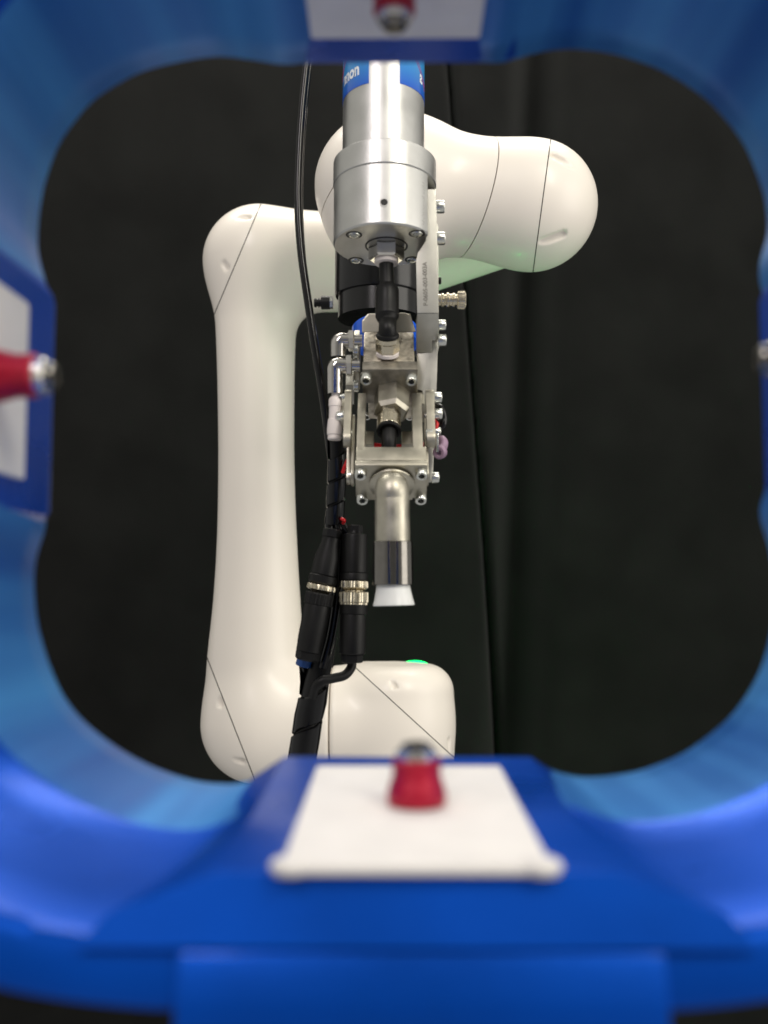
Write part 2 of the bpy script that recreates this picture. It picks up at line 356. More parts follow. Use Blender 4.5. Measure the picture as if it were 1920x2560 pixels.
# stem below the ring
YS = .2475; pl = W(432, 2500, YS).x; pr = W(1678, 2500, YS).x; bm = nb()
zt_ = W(980, 2375, .2510).z; zb_ = W(980, 2520, .2475).z
sec_ = [(.2505, zt_), (.2470, zb_), (.2430, -.26), (.30, -.26), (.30, zt_)]
prism(bm, [Vector((pl, y, z)) for y, z in sec_], [Vector((pr, y, z)) for y, z in sec_], .002); part('stem', bm, M['blue'], ring)
def mkboss(r, t, base, hw, kt, kh, ky, yf=.251, padhw=.0322, ybk=YB, sl=.04, pf=.371):
    """r: unit vector pointing from wall to the opening centre; base: point on the boss face at its middle (Y ignored)"""
    P = lambda a, d, Y: Vector((base.x, 0, base.z))+t*a-r*(d+sl*(YB-Y))+Vector((0, Y, 0))
    yv = (Vector((0, 1, 0))+r*sl).normalized(); rv = (r-Vector((0, 1, 0))*sl).normalized()
    hs = hw+.0115
    def sec(Y, dep, sh=0, ex=0): return [P(-hs-ex, dep, Y), P(-hs+sh-ex*.8, .0075+ex*.13, Y), P(-hw+sh-ex*.12, 0+sh*.5, Y), P(hw-sh+ex*.12, 0+sh*.5, Y), P(hs-sh+ex*.8, .0075+ex*.13, Y), P(hs+ex, dep, Y)]
    bm = nb(); F0 = sec(yf+.0035, .0165, .0012, .022); F0[0].y -= .0052; F0[-1].y -= .0052
    F1 = sec(yf+.0065, .0175, 0, .020); F1[0].y -= .0062; F1[-1].y -= .0062
    rings(bm, [F0, F1, sec(YF+.030, .024, 0, .008), sec(YF+.060, .024, 0, .002), sec(ybk-.004, .024), sec(ybk+.001, .022, .002)])
    b = part('mount_block', bm, M['blue'], ring, ang=25)
    bm = nb(); obox(bm, P(0, -.0006, (.2515+pf)/2), (padhw*2, pf-.2515, .0024), (t, yv, rv), bev=.0011, seg=3)
    for s in (-1, 1):
        lathe(bm, P(s*(padhw-.0022), .0012, .2545), r, [(0, .002), (.0006, .0042), (.002, .005), (.0032, .0046), (.004, .003)], 24)
    p = part('pad', bm, M['pad'], ring)
    k0 = P(kt, -.0018, ky); bm = nb()
    h = kh
    lathe(bm, k0, r, [(0, .0076), (.0006, .0085), (h*.14, .0088), (h*.22, .0086), (h*.32, .0081), (h*.42, .0074), (h*.50, .0071), (h*.58, .0072), (h*.70, .0073), (h*.73, .0066)], 40)
    k = part('plunger', bm, M['red'], ring)
    bm = nb(); lathe(bm, k0, r, [(h*.72, .0060), (h*.84, .0060), (h*.87, .0054)], 32); part('collar', bm, M['steel'], k)
    bm = nb(); lathe(bm, k0, r, [(h*.85, .0046), (h*.93, .0046), (h*.98, .0038), (h*.998, .0022), (h, .0008)], 32); part('tip', bm, M['gun'], k)
X_ = Vector((1, 0, 0)); Z_ = Vector((0, 0, 1))
mkboss(Z_, X_, W(1018, 1887, YB), .046, .0015, .0185, .312)
mkboss(-Z_, X_, W(988, 160, YB), .046, -.0005, .0205, .340, pf=.380)
mkboss(X_, Z_, W(135, 1018, YB), .0430, -.0025, .0240, .332, pf=.369)
mkboss(-X_, Z_, W(1902, 1015, YB), .0430, .0010, .0290, .325, pf=.369)

# ================================================================== ROBOT ARM
YR = 1.22
robot = thing('robot_arm', 'white glossy jointed robot arm standing in front of the black curtain', 'robot arm', W(1000, 2300, YR))
def R(px, py, Y=YR): return tuple(W(px, py, Y))
k = YR/F*1.012
def chain(P, pts, Y, kk, d=None, sm=.012):
    for (x0, y0, r0), (x1, y1, r1) in zip(pts, pts[1:]):
        e = roundcone(P, R(x0, y0, Y), R(x1, y1, Y), r0*kk, r1*kk); d = e if d is None else smin(d, e, sm)
    return d
def capsule(P, a, b, r): return roundcone(P, a, b, r, r*.999)
COL = [(660,638,113),(720,639,107),(790,640,102),(900,640,97),(1000,640.5,95),(1120,641,93.5),(1250,642,95),(1350,643,98),(1450,643,103),(1550,642,110),(1640,640,119),(1720,642,124),(1808,645,132)]
def spl(x, xs, ys):                            # smooth interpolation of a profile
    xs = np.array(xs); ys = np.array(ys); f = np.linspace(xs[0], xs[-1], 300); g = np.interp(f, xs, ys); kk = np.ones(31)/31
    g = np.convolve(np.pad(g, 15, 'edge'), kk, 'valid'); return np.interp(x, f, g)
def column(P):
    c = [W(x, y, YR) for y, x, r in COL][::-1]; zs = [p.z for p in c]; xs = [p.x for p in c]; rs = [r*k for y, x, r in COL][::-1]
    z = np.clip(P[..., 2], zs[0], zs[-1]); cx_ = spl(z, zs, xs); r = spl(z, zs, rs)
    return np.sqrt((P[..., 0]-cx_)**2+(P[..., 1]-YR)**2+(P[..., 2]-z)**2)-r
def f_upper(P):
    d = column(P)
    d = smin(d, roundcone(P, R(655, 651), R(980, 662), 131*k, 116*k), .035)
    e = roundcone(P, R(668, 1806), R(980, 1806), 135*k, 139*k)
    xx = W(829, 1800, YR).x; e = smax(e, P[..., 0]-xx, .004)
    d = smin(d, e, .028)
    return d
def f_upper_d(P): return dimples(f_upper, f_upper(P), P, ((607,541,13,2,8,.55),(611.5,545,4,0,4,.9),(560,664,3,4,11,.5),(546,1752,5,6,10,.45),(592,1903,13,0,8,.45),(597,1902,3,0,4,.9)), k)
UA = isosurf(f_upper_d, (-.28, YR-.085, -.24), (.03, YR+.085, .47), .0028)
def core(name, f, lo, hi):
    part(name, isosurf(lambda P: f(P)+.0024, lo, hi, .006), M['dark'], robot, sharp_done=True)
# end caps: planes seen edge-on from about the camera's direction
def plane2(p, q, Y=YR, tilt=0):
    a = W(*p, Y); b = W(*q, Y); v = ((a+b)/2).normalized()+Vector((tilt, 0, 0)); n = (b-a).cross(v).normalized(); return a, n
def split(bm, p, q, inside, **kw):
    a, n = plane2(p, q, **kw); c = W(*inside, kw.get('Y', YR)); s = 1 if (c-a).dot(n) > 0 else -1
    return cut(bm, a, n, s), cut(bm, a, n, -s)
capA, rest = split(UA, (648, 520), (535, 787), (560, 600)); UA.free()
capB, rest2 = split(rest, (518, 1645), (638, 1952), (540, 1850)); rest.free()
core('arm_core', f_upper_d, (-.28, YR-.085, -.24), (.03, YR+.085, .47))
part('elbow_cap', capA, M['white'], robot, sharp_done=True); part('shoulder_cap', capB, M['white'], robot, sharp_done=True)
part('upper_arm', rest2, M['white'], robot, sharp_done=True)
def f_base(P):
    e = roundcone(P, R(700, 1806), R(985, 1806), 137*k, 138*k); xx = W(831, 1800, YR).x; e = smax(e, xx-P[..., 0], .004)
    a = W(990, 1660, YR); b = W(993, 2150, YR)
    d = rcyl(P, tuple((a+b)/2), tuple(b-a), 140*k, (b-a).length/2, 66*k); d = smin(d, e, .015)
    return d
def f_base_d(P): return dimples(f_base, f_base(P), P, ((978,1702,8,13,6,.45),(1124,1866,3,14,6,.45)), k)
BB = isosurf(f_base_d, (-.09, YR-.085, -.34), (.10, YR+.085, -.05), .0028)
pe, jt = split(BB, (880, 1661), (1134, 1893), (1100, 1700)); BB.free()
core('base_core', f_base_d, (-.09, YR-.085, -.34), (.10, YR+.085, -.05))
part('base_cover', pe, M['white'], robot, sharp_done=True); part('base_joint', jt, M['white'], robot, sharp_done=True)
# forearm behind the wrist
def f_fore(P): return roundcone(P, R(900, 660, 1.215), R(1225, 566, 1.175), 124*k, 112*1.175/F)
FA = isosurf(f_fore, (-.13, 1.08, .25), (.19, 1.32, .50), .0035); part('forearm', FA, M['white'], robot, sharp_done=True)
# wrist in front
YW = 1.06; kw_ = YW/F*1.03
def f_wrist(P):
    d = roundcone(P, R(965, 468, YW), R(1010, 470, YW), 166*kw_, 163*kw_)
    d = smin(d, roundcone(P, R(962, 468, YW), R(962, 535, YW), 164*kw_, 148*kw_), .02)
    d = smin(d, roundcone(P, R(1010, 472, YW), R(1225, 500, YW), 156*kw_, 128*kw_), .03)
    d = smin(d, roundcone(P, R(1225, 500, YW), R(1330, 515, YW), 128*kw_, 161*kw_), .03)
    return d
def f_wrist_d(P): return dimples(f_wrist, f_wrist(P), P, ((1412,402,24,10,11,.75),(1384,597,24,-9,12,.75)), kw_)
WR = isosurf(f_wrist_d, (-.08, YW-.08, .25), (.235, YW+.08, .50), .0022)
capW, rW = split(WR, (1376, 356), (1333, 676), (1450, 500), Y=YW); WR.free()
a = W(1216, 354, YW); b = W(1164, 614, YW); c = W(1232, 450, YW-.055); n1 = (b-a).cross(c-a).normalized()
if n1.x < 0: n1 = -n1
mid_, ball = cut(rW, a, n1, 1), cut(rW, a, n1, -1); rW.free()
A_ = W(826, 490, YW-.036); B_ = W(806, 548, YW); C_ = W(1062, 316, YW-.008); n2 = (A_-B_).cross(C_-B_).normalized()
bk = W(850, 380, YW+.03); s = 1 if (bk-A_).dot(n2) > 0 else -1
bcap, bmain = cut(ball, A_, n2, s), cut(ball, A_, n2, -s); ball.free()
core('wrist_core', f_wrist_d, (-.08, YW-.08, .25), (.235, YW+.08, .50))
part('wrist_cap', capW, M['white'], robot, sharp_done=True); part('wrist_link', mid_, M['white'], robot, sharp_done=True)
part('wrist_joint', bmain, M['white'], robot, sharp_done=True); part('joint_cover', bcap, M['white'], robot, sharp_done=True)
# green status lights and rear glow arc
bm = nb(); c0 = W(968, 588, YW); lathe(bm, c0, (0, 0, -1), [(0, .048), (.003, .0545), (.018, .053), (.021, .048)], 64); part('green_light', bm, M['led'], robot)
cc = W(992, 1659, YR); P = []
for a in range(22, 90, 4):
    x, y = cc.x+.041*math.cos(math.radians(a)), cc.y+.041*math.sin(math.radians(a)); z = cc.z+.03
    for _ in range(60): z -= .9*float(f_base(np.array([[x, y, z]]))[0])
    P.append(Vector((x, y, z-.0028)))
bm = nb(); tube(bm, P, lambda u: .0056*max(.05, math.sin(math.pi*u))**.6, 12, 3); part('green_light', bm, M['led'], robot)
bm = nb(); tube(bm, [Vector((cc.x+.0685*math.cos(math.radians(a)), cc.y+.0685*math.sin(math.radians(a)), cc.z-.055)) for a in range(25, 70, 5)], .0055, 12, 3); part('green_light', bm, led('rear_curtain_glow', 520), robot)  # unseen arc added behind the base to throw green glow on the curtain
# black flange
YFz = .98; ks = YFz/F*1.02
bm = nb(); c0 = W(949, 596, YFz); c1 = W(949, 742, YFz)
lathe(bm, c0, c1-c0, [(0, 112*ks), ((c1-c0).length-.002, 112*ks), ((c1-c0).length, 110*ks), ((c1-c0).length, 104*ks), ((c1-c0).length+.022, 104*ks), ((c1-c0).length+.022, 60*ks)], 72)
fl = part('tool_flange', bm, M['flange'], robot)

# ================================================================== TOOL
tool = thing('nozzle_tool', 'metal suction nozzle tool with aluminium cylinder hanging in front of the robot wrist', 'gripper', W(961, 615, .79))
YT = .78
ax = Vector((.004, math.sin(math.radians(5)), math.cos(math.radians(5)))).normalized()
B0 = W(961, 615, YT); kt = (B0.y*math.cos(PITCH)+B0.z*math.sin(PITCH))/F
front = Vector((0, -1, 0)); front = (front-ax*front.dot(ax)).normalized()
def sol(py, r):
    lo, hi = -.1, .4
    for _ in range(50):
        m_ = (lo+hi)/2
        if proj(B0+ax*m_+front*r)[1] > py: lo = m_
        else: hi = m_
    return lo
rl, rg, ru = 128*kt, 130*kt, 104*kt
s_b, s1, s2, s3, s4 = 0, sol(406, rl), sol(343, rg), sol(204, ru), sol(60, ru)
off = Vector((-.0006, 0, 0))
bm = nb(); lathe(bm, B0, ax, [(0, rl-.0012), (.0012, rl), (s1-.0006, rl), (s1-.0004, rl-.001)], 96)
b2 = cut(bm, W(1067, 500, YT), (1, 0, 0), -1, 0); bm.free()
lower = part('cylinder_body', b2, M['alu'], tool, sharp_done=False)
bm = nb(); lathe(bm, B0, ax, [(s1-.0004, rl-.001), (s1, rg-.0004), (s1+.0005, rg), (s2-.001, rg), (s2, rg-.0012)], 96)
part('clamp_ring', bm, M['alu'], tool)
bm = nb(); lathe(bm, B0+ax*s2+off*2, ax, [(-.001, ru), (s4-s2, ru)], 96); part('upper_tube', bm, M['alu'], tool)
# printed label
bm = nb(); x, y_, z = frame_of(ax); Lp = []
def cylpt(phi, s, r=ru+.0003): return B0+off*2+ax*s+(front*math.cos(phi)+X_*math.sin(phi))*r
for i in range(97):
    phi = math.radians(23+(317*i/96)); Lp.append([cylpt(phi, s3), cylpt(phi, s4-.001), cylpt(phi, s4-.001, ru-.0001), cylpt(phi, s3, ru-.0001)])
rings(bm, Lp); lab = part('label', bm, M['label'], tool)
def text_mesh(s, size, offset=0):
    cu = bpy.data.curves.new('t', 'FONT'); cu.body = s; cu.size = size; cu.extrude = 0; cu.offset = offset; cu.resolution_u = 4
    o = bpy.data.objects.new('t', cu); C.objects.link(o); bpy.context.view_layer.update()
    me = bpy.data.meshes.new_from_object(o.evaluated_get(bpy.context.evaluated_depsgraph_get())); bpy.data.objects.remove(o)
    bm = nb(); bm.from_mesh(me); bpy.data.meshes.remove(me); return bm
def extr(bm, v):
    g = bmesh.ops.extrude_face_region(bm, geom=bm.faces[:]); 
    for q in g['geom']:
        if isinstance(q, bmesh.types.BMVert): q.co += v(q.co) if callable(v) else v
def wraptext(s, size, phi0, base, right=False, xs=.68):
    bm = text_mesh(s, size, .0005); w = max(v.co.x for v in bm.verts)*xs
    for v in bm.verts:
        a = phi0+(v.co.x*xs-(w if right else 0))/ru; v.co = cylpt(a, base+v.co.y, ru+.0005)
    part('lettering', bm, M['wprint'], lab, smooth=False)
wraptext('nnon', .0150, math.radians(-35), s3+.0098, True)
wraptext('a', .0150, math.radians(60), s3+.0098)
for sgn, a0, a1 in ((-1, -85, -38), (1, 42, 80)):
    for d in (0, .0032):
        bm = nb(); tube(bm, [cylpt(math.radians(a0+(a1-a0)*i/10), s3+.018+d+(.026 if sgn < 0 else .0)*(i/10 if sgn < 0 else 1)+(.022*(1-i/10) if sgn > 0 else 0)-.010*(sgn > 0), ru+.0002) for i in range(11)], .00035, 6, 3)
        part('print_line', bm, M['rprint'], lab)
# set screw in the body side
P0 = B0+ax*sol(506, rl)+front*(rl-.0004)
bm = nb(); lathe(bm, P0, front, [(0, .0036), (.0008, .0034), (.0008, .0027), (.0003, .0022)], 28); part('rim', bm, M['alu'], lower)
bm = nb(); lathe(bm, P0, front, [(0, .0026), (.0009, .0025)], 8); part('set_screw', bm, M['dark'], lower)
# bottom face: screws, nut
for px, py in ((885, 587), (1042, 584), (890, 651), (1031, 649)):
    v = W(px, py, YT)-B0; 
    d_ = (W(px, py, 1)).normalized(); tt = B0.dot(ax)/d_.dot(ax); P0 = d_*tt      # on the bottom face plane
    bm = nb(); lathe(bm, P0, -ax, [(-.001, .0062), (.00025, .0062), (.00025, .0048), (-.0005, .0047)], 32); q = part('counterbore', bm, M['dark'], lower)
    screw(lower, P0+ax*.0038, -ax, .0044)
d_ = W(966, 615, 1).normalized(); N0 = d_*(B0.dot(ax)/d_.dot(ax))
bm = nb(); lathe(bm, N0, -ax, [(-.001, .0165), (.0004, .0165), (.0004, .0152), (-.0008, .0145)], 48); part('seat_ring', bm, M['dark'], lower)
bm = nb(); lathe(bm, N0, -ax, [(-.001, .0145), (.0010, .0145), (.0012, .014)], 6, None); bm.free()
bm = nb(); lathe(bm, N0, -ax, [(0, .0130), (.001, .0138), (.0105, .0138), (.0118, .0122)], 6, None); part('hex_nut', bm, M['steel'], tool, ang=20)
bm = nb(); lathe(bm, N0, -ax, [(.0115, .0088), (.0128, .0092), (.0145, .0088), (.0150, .0078)], 36); part('washer', bm, M['wfit'], tool)
# black push-in hose below the cylinder
t0 = N0-ax*.0145; t1 = W(968, 727, YT-.006)
bm = nb(); cyl(bm, t0, t1, .0056); part('hose_stub', bm, M['rubber'], tool)
n1v = Vector((0, -.58, .815)).normalized(); n2v = Vector((0, -.6, -.8)); u2v = Vector((0, -.8, .6)); F2 = (X_, u2v, n2v)
def onpl(px, py, P0, n):
    d = W(px, py, 1).normalized(); return d*(P0.dot(n)/d.dot(n))
TP = W(972, 903, .768)                        # front edge of the manifold's upper face (normal u2v)
base1 = onpl(969, 888, TP, u2v); c1 = base1+n1v*.0150
bm = nb(); tube(bm, [t1+Vector((0, 0, .0005)), t1, W(968, 735, .772), W(968, 760, .770), W(968, 782, .768), W(968, 794, .767), W(969, 808, .765), c1+n1v*.006+Vector((0, .001, 0)), c1+n1v*.001],
     lambda u: .0089 if .10 < u < .60 else (.0082 if u <= .10 else (.0089-(u-.60)/.12*.0022 if u < .72 else .0067+.0006*max(0, (u-.9)*10))), 36, 8)
part('hose_coupling', bm, M['rubber'], tool)
bm = nb(); lathe(bm, c1, n1v, [(-.002, .0078), (-.0005, .0086), (.001, .0088), (.0022, .0082), (.0026, .0072)], 36); part('release_collar', bm, M['rubber'], tool)
bm = nb(); lathe(bm, c1, -n1v, [(.0008, .0082), (.001, .0086), (.0042, .0086), (.0046, .0080)], 40)
lathe(bm, c1, -n1v, [(.0046, .0082), (.0052, .0089), (.0115, .0089), (.0124, .0080)], 6, None)
part('brass_fitting', bm, M['brass'], tool, ang=20)
bm = nb(); lathe(bm, c1, -n1v, [(.0122, .0080), (.0126, .0086), (.0150, .0086), (.0155, .0078)], 36); part('seal_ring', bm, M['wfit'], tool)
# manifold block: top wedge, grimy face, ledge, front plate
bm = nb(); f1 = [(905, 832), (905, 802), (920, 784), (1012, 782), (1026, 786), (1040, 830)]
prism(bm, [W(x, y, .800) for x, y in f1], [W(x, y, .835) for x, y in f1], .0008); part('manifold_top', bm, M['alu2'], tool, smooth=False)
bm = nb(); f1 = [(905, 832), (905, 802), (920, 784), (1012, 782), (1026, 786), (1040, 830)]
prism(bm, [W(x, y, .796) for x, y in f1], [W(x, y, .825) for x, y in f1], .0008); part('manifold_top', bm, M['alu2'], tool, smooth=False)
bm = nb(); obox(bm, TP-n2v*.0175-u2v*.013, (.0385, .026, .035), F2, bev=.0012); part('manifold_block', bm, M['grime'], tool)
PP = W(975, 923, .759)                        # top front edge of the plate that faces down and forward (normal n2v)
bm = nb(); obox(bm, PP-u2v*.017-n2v*.0045, (.0412, .034, .009), F2, bev=.0007); part('manifold_plate', bm, M['shade_toned'], tool)
for px, py in ((915, 944), (1028, 946)): screw(tool, onpl(px, py-4, PP, n2v)-n2v*.001, n2v, .0044, 1.5)
for px, py in ((917, 1037), (1024, 1038)): screw(tool, onpl(px, py, PP-n2v*.012, n2v), n2v, .0030)
bm = nb(); obox(bm, PP-u2v*.032-n2v*.022, (.034, .05, .03), F2, bev=.001); part('manifold_base', bm, M['grime'], tool)
hx = onpl(979, 987, PP, n2v)
bm = nb(); lathe(bm, hx, n2v, [(-.002, .0138), (.0180, .0138), (.0212, .0112)], 6, None, True, .26); part('hex_adapter', bm, M['alu2'], tool, ang=20)
h2 = hx+n2v*.0200+Vector((-.0020, 0, 0))
bm = nb(); lathe(bm, h2, n2v, [(0, .0088), (.0058, .0088), (.0066, .0082)], 6, None); lathe(bm, h2, n2v, [(.0062, .0082), (.0068, .0088), (.0170, .0088), (.0178, .0084)], 40)
part('brass_fitting', bm, M['brass'], tool, ang=20)
h3 = h2+n2v*.0176
bm = nb(); lathe(bm, h3, n2v, [(-.001, .0084), (.0004, .0091), (.0022, .0092), (.0030, .0086), (.0030, .0066), (.0005, .0064)], 40); part('release_collar', bm, M['rubber'], tool)
bm = nb(); tube(bm, [h3-n2v*.002, h3+n2v*.004, h3+n2v*.012+Vector((0, .002, 0)), h3+n2v*.022+Vector((0, .008, 0))], .0056, 24); part('hose_stub', bm, M['rubber'], tool)
# yoke
yc = W(978, 1205, .742)
top = yc+u2v*.0172
bm = nb(); obox(bm, yc-n2v*.0025, (.0515, .0350, .005), F2, bev=.0012); obox(bm, yc+u2v*.0115-n2v*.0115, (.0500, .0120, .0132), F2, bev=.0005)
for xm, w in ((900, .0060), (1046, .0074)):
    pa_ = W(xm, 1130, top.y); o_ = Vector((pa_.x-yc.x, 0, 0))
    obox(bm, yc+o_+u2v*.0120-n2v*.045, (w, .0110, .062), F2, bev=.0009)
part('yoke', bm, M['alu2'], tool)
bm = nb(); obox(bm, yc+u2v*(-.0195)-n2v*.008+Vector((-.0007, 0, 0)), (.0325, .006, .010), F2, bev=.0004); part('stop_tab', bm, M['alu2'], tool)
for px, py in ((901, 1181), (1054, 1181), (906, 1243), (1052, 1243)):
    d_ = W(px, py, 1).normalized(); P0 = d_*((yc+n2v*.0).dot(n2v)/d_.dot(n2v)); screw(tool, P0-n2v*.0005, n2v, .0043)
# nozzle
nz = W(980, 1214, yc.y-.001)
bm = nb(); lathe(bm, nz-n2v*.0003, n2v, [(0, .0165), (.0008, .0162), (.0022, .0135), (.004, .0122)], 48)
zt = W(980, 1205, .724); zb = W(981.5, 1356, .723)
tube(bm, [nz-n2v*.001, nz+n2v*.004, W(980, 1222, .7245), W(980.5, 1250, .7235), W(981, 1300, .723), zb], lambda u: .0117+.0006*u, 48, 10)
part('nozzle_tube', bm, M['alu2'], tool)
s0 = W(982, 1354, .722); s1_ = W(983, 1463, .722); k7 = .722/F
bm = nb(); L_ = (s1_-s0).length; lathe(bm, s0, s1_-s0, [(0, 48*k7), (.0004, 50*k7), (L_-.0004, 51*k7), (L_, 50*k7), (L_, 44*k7), (L_-.003, 43*k7)], 64); part('nozzle_sleeve', bm, M['gun'], tool)
c0 = s1_; c1_ = W(984.5, 1512, .722); L_ = (c1_-c0).length
bm = nb(); lathe(bm, c0, c1_-c0, [(-.002, 41*k7), (.0005, 42*k7), (L_*.35, 44.5*k7), (L_*.7, 48*k7), (L_*.92, 51*k7), (L_, 52*k7), (L_+.0006, 51*k7), (L_-.001, 48*k7), (L_*.3, 38*k7)], 64); part('suction_cup', bm, M['cup'], tool)
# right-hand bracket
def pp(L, Y): return [W(x, y, Y) for x, y in L]
b1 = [(1066.5, 473), (1090, 473), (1097, 783), (1043, 783), (1040, 652), (1045, 630), (1066.5, 603)]
bm = nb(); prism(bm, pp(b1, .762), pp(b1, .800), .0006); brk = part('bracket', bm, M['bead'], tool, ang=30)
bm = nb(); f_ = [W(1043, 783.6, .7625), W(1097, 783.6, .7625), W(1095, 850, .780), W(1079, 850, .780), W(1079, 882, .789), W(1042, 882, .789)]
prism(bm, f_, [p+Vector((0, .03, .004)) for p in f_], .0004); part('bracket_foot', bm, M['bead'], tool, ang=30)
b3 = [(1079.8, 851), (1095, 851), (1091, 975), (1086, 1100), (1082, 1190), (1078, 1206), (1066, 1206), (1062, 1100), (1058, 975), (1042.5, 975), (1042.5, 883), (1079.8, 883)]
bm = nb(); prism(bm, pp(b3, .789), pp(b3, .803), .0005); low = part('bracket_plate', bm, M['bead'], tool, ang=30)
def engrave(s, size, origin, right, up, parent, dep=.00025, m=M['ink'], off=.00008):
    bm = text_mesh(s, size, off); nrm = right.cross(up)
    for v in bm.verts: v.co = Vector(origin)+right*v.co.x+up*v.co.y+nrm*dep
    part('lettering', bm, m, parent, smooth=False)
o0 = W(1069.5, 765, .762); o1 = W(1066, 628, .762); rt = (o1-o0).normalized()
engrave('P-0605-003-003A', .0047, o0, rt, Vector((-1, 0, 0)), brk)
# fine dotted code on the cylinder beside the bracket (unreadable in the photo): a row of dot-peen marks
bm = nb()
for i in range(34):
    if i % 9 == 8: continue
    for j in range(3):
        if random.random() < .45: continue
        phi = math.asin((1058-961-j*2.4)/128); p = B0+ax*(sol(432, rl)-.0014*i)+(front*math.cos(phi)+X_*math.sin(phi))*(rl+.00005)
        if (p-B0).dot(ax) < .004: continue
        bmesh.ops.create_cube(bm, size=.0003, matrix=Matrix.Translation(p))
o = part('dot_marks', bm, M['ink'], lower, smooth=False)
# side plates of the linkage
def roundbar(x0, x1, ya, yb, Y0_, Y1_, wd_, m, name):
    """flat link plate: thickness along X, rounded ends, running between two points"""
    a = W((x0+x1)/2, ya, Y0_); b = W((x0+x1)/2, yb, Y1_); b.x = a.x; d = (b-a).normalized(); pr = X_.cross(d); t = (x1-x0)*Y0_/F/2; out = []
    for i in range(9): th_ = math.pi*i/8; out.append(a-d*math.sin(th_)*wd_+pr*math.cos(th_)*wd_)
    for i in range(9): th_ = math.pi*i/8; out.append(b+d*math.sin(th_)*wd_-pr*math.cos(th_)*wd_)
    bm = nb(); prism(bm, [p-X_*t for p in out], [p+X_*t for p in out], .0006); return part(name, bm, m, tool, ang=30)
roundbar(862, 880, 995, 1098, .772, .752, .0062, M['alu2'], 'link_plate')
roundbar(1064, 1085, 995, 1098, .772, .752, .0062, M['alu2'], 'link_plate')
roundbar(881, 889, 1060, 1190, .775, .752, .0075, M['alu2'], 'side_plate')
roundbar(1060, 1068, 1060, 1190, .775, .752, .0075, M['alu2'], 'side_plate')
roundbar(868, 878, 1105, 1196, .775, .765, .0045, M['alu2'], 'side_plate')
bm = nb(); obox(bm, W(893, 900, .80), (.0042, .03, .036), F2, bev=.0005); part('cheek_plate', bm, M['alu2'], tool)
bm = nb(); obox(bm, W(876, 955, .80), (.006, .02, .03), F2, bev=.0005); part('cheek_plate', bm, M['bead'], tool)
bm = nb(); obox(bm, W(1050, 1000, .80), (.0055, .02, .03), F2, bev=.0005); part('cheek_plate', bm, M['alu2'], tool)
for sx_ in (921, 1018): 
    bm = nb(); obox(bm, W(sx_, 1108, .780), (.0085, .012, .014), F2, bev=.0006); part('stop_block', bm, M['alu2'], tool)
# pivot screws, lying on their sides
for px, py, r in ((1090.5, 517, .0050), (1092, 596, .0050), (1096.5, 813, .0043), (1096, 851, .0047), (1087, 994, .0042), (1088, 1035, .0042), (1085, 1080, .0040), (1080, 1194, .0042)):
    screw(tool, W(px, py, .778), X_, r, 1.15)
bm = nb(); cyl(bm, W(1064, 1086, .752), W(1083, 1086, .752), .0046, 24); part('pivot_bush', bm, M['zinc'], tool)
bm = nb(); cyl(bm, W(1060, 1040, .77), W(1099, 1040, .77), .0022, 16); part('pivot_pin', bm, M['steel'], tool)
for px, py, r in ((884, 1190, .0040), (859, 1041, .0040), (881, 1086, .0042)):
    screw(tool, W(px, py, .765), -X_, r, 1.2)
for px, py, r in ((896, 877, .0062), (897, 965, .0045)):
    bm = nb(); cyl(bm, W(px, py, .778), W(px-13, py, .778), r, 28); part('spacer', bm, M['zinc'], tool)
bm = nb(); tube(bm, [W(862, 992, .765), W(853, 992, .765), W(852, 993, .765)], .0022, 12); part('pivot_pin', bm, M['zinc'], tool)
bm = nb(); obox(bm, W(858, 1030, .772), (.0028, .01, .026), F2, bev=.0005); part('link_spacer', bm, M['alu2'], tool)
# chrome elbows with white push-in fitting
def elbow(xh, yh, xe, yend, Y):
    bm = nb(); tube(bm, [W(xh, yh, Y), W(xh-12, yh, Y), W(xe+7, yh, Y), W(xe+1, yh+6, Y), W(xe, yh+17, Y), W(xe, yend, Y)], lambda u: .0057+.0004*math.sin(u*3.1), 28, 8)
    e = part('elbow_fitting', bm, M['chrome'], tool)
    bm = nb(); lathe(bm, W(xh-3, yh, Y), X_, [(0, .0074), (.0006, .0082), (.0040, .0082), (.0046, .0074)], 6, None); lathe(bm, W(xh+12, yh, Y), X_, [(0, .0045), (.006, .0045)], 20); part('hex_collar', bm, M['chrome'], e, ang=20)
elbow(874, 852, 846, 893, .775); elbow(868, 914, 837, 985, .768)
wf0 = W(839, 988, .768); wf1 = W(836, 1100, .768); d_ = (wf1-wf0).normalized(); L_ = (wf1-wf0).length
bm = nb(); lathe(bm, wf0, d_, [(-.004, .0030), (.001, .0030), (.0012, .0036), (.003, .0048), (.0038, .0050), (.0085, .0050), (.009, .0046), (.018, .0046), (.0184, .0052), (.026, .0058), (L_-.004, .0056), (L_-.0036, .0050), (L_-.001, .0052), (L_, .0046)], 36)
part('push_fitting', bm, M['wfit'], tool)
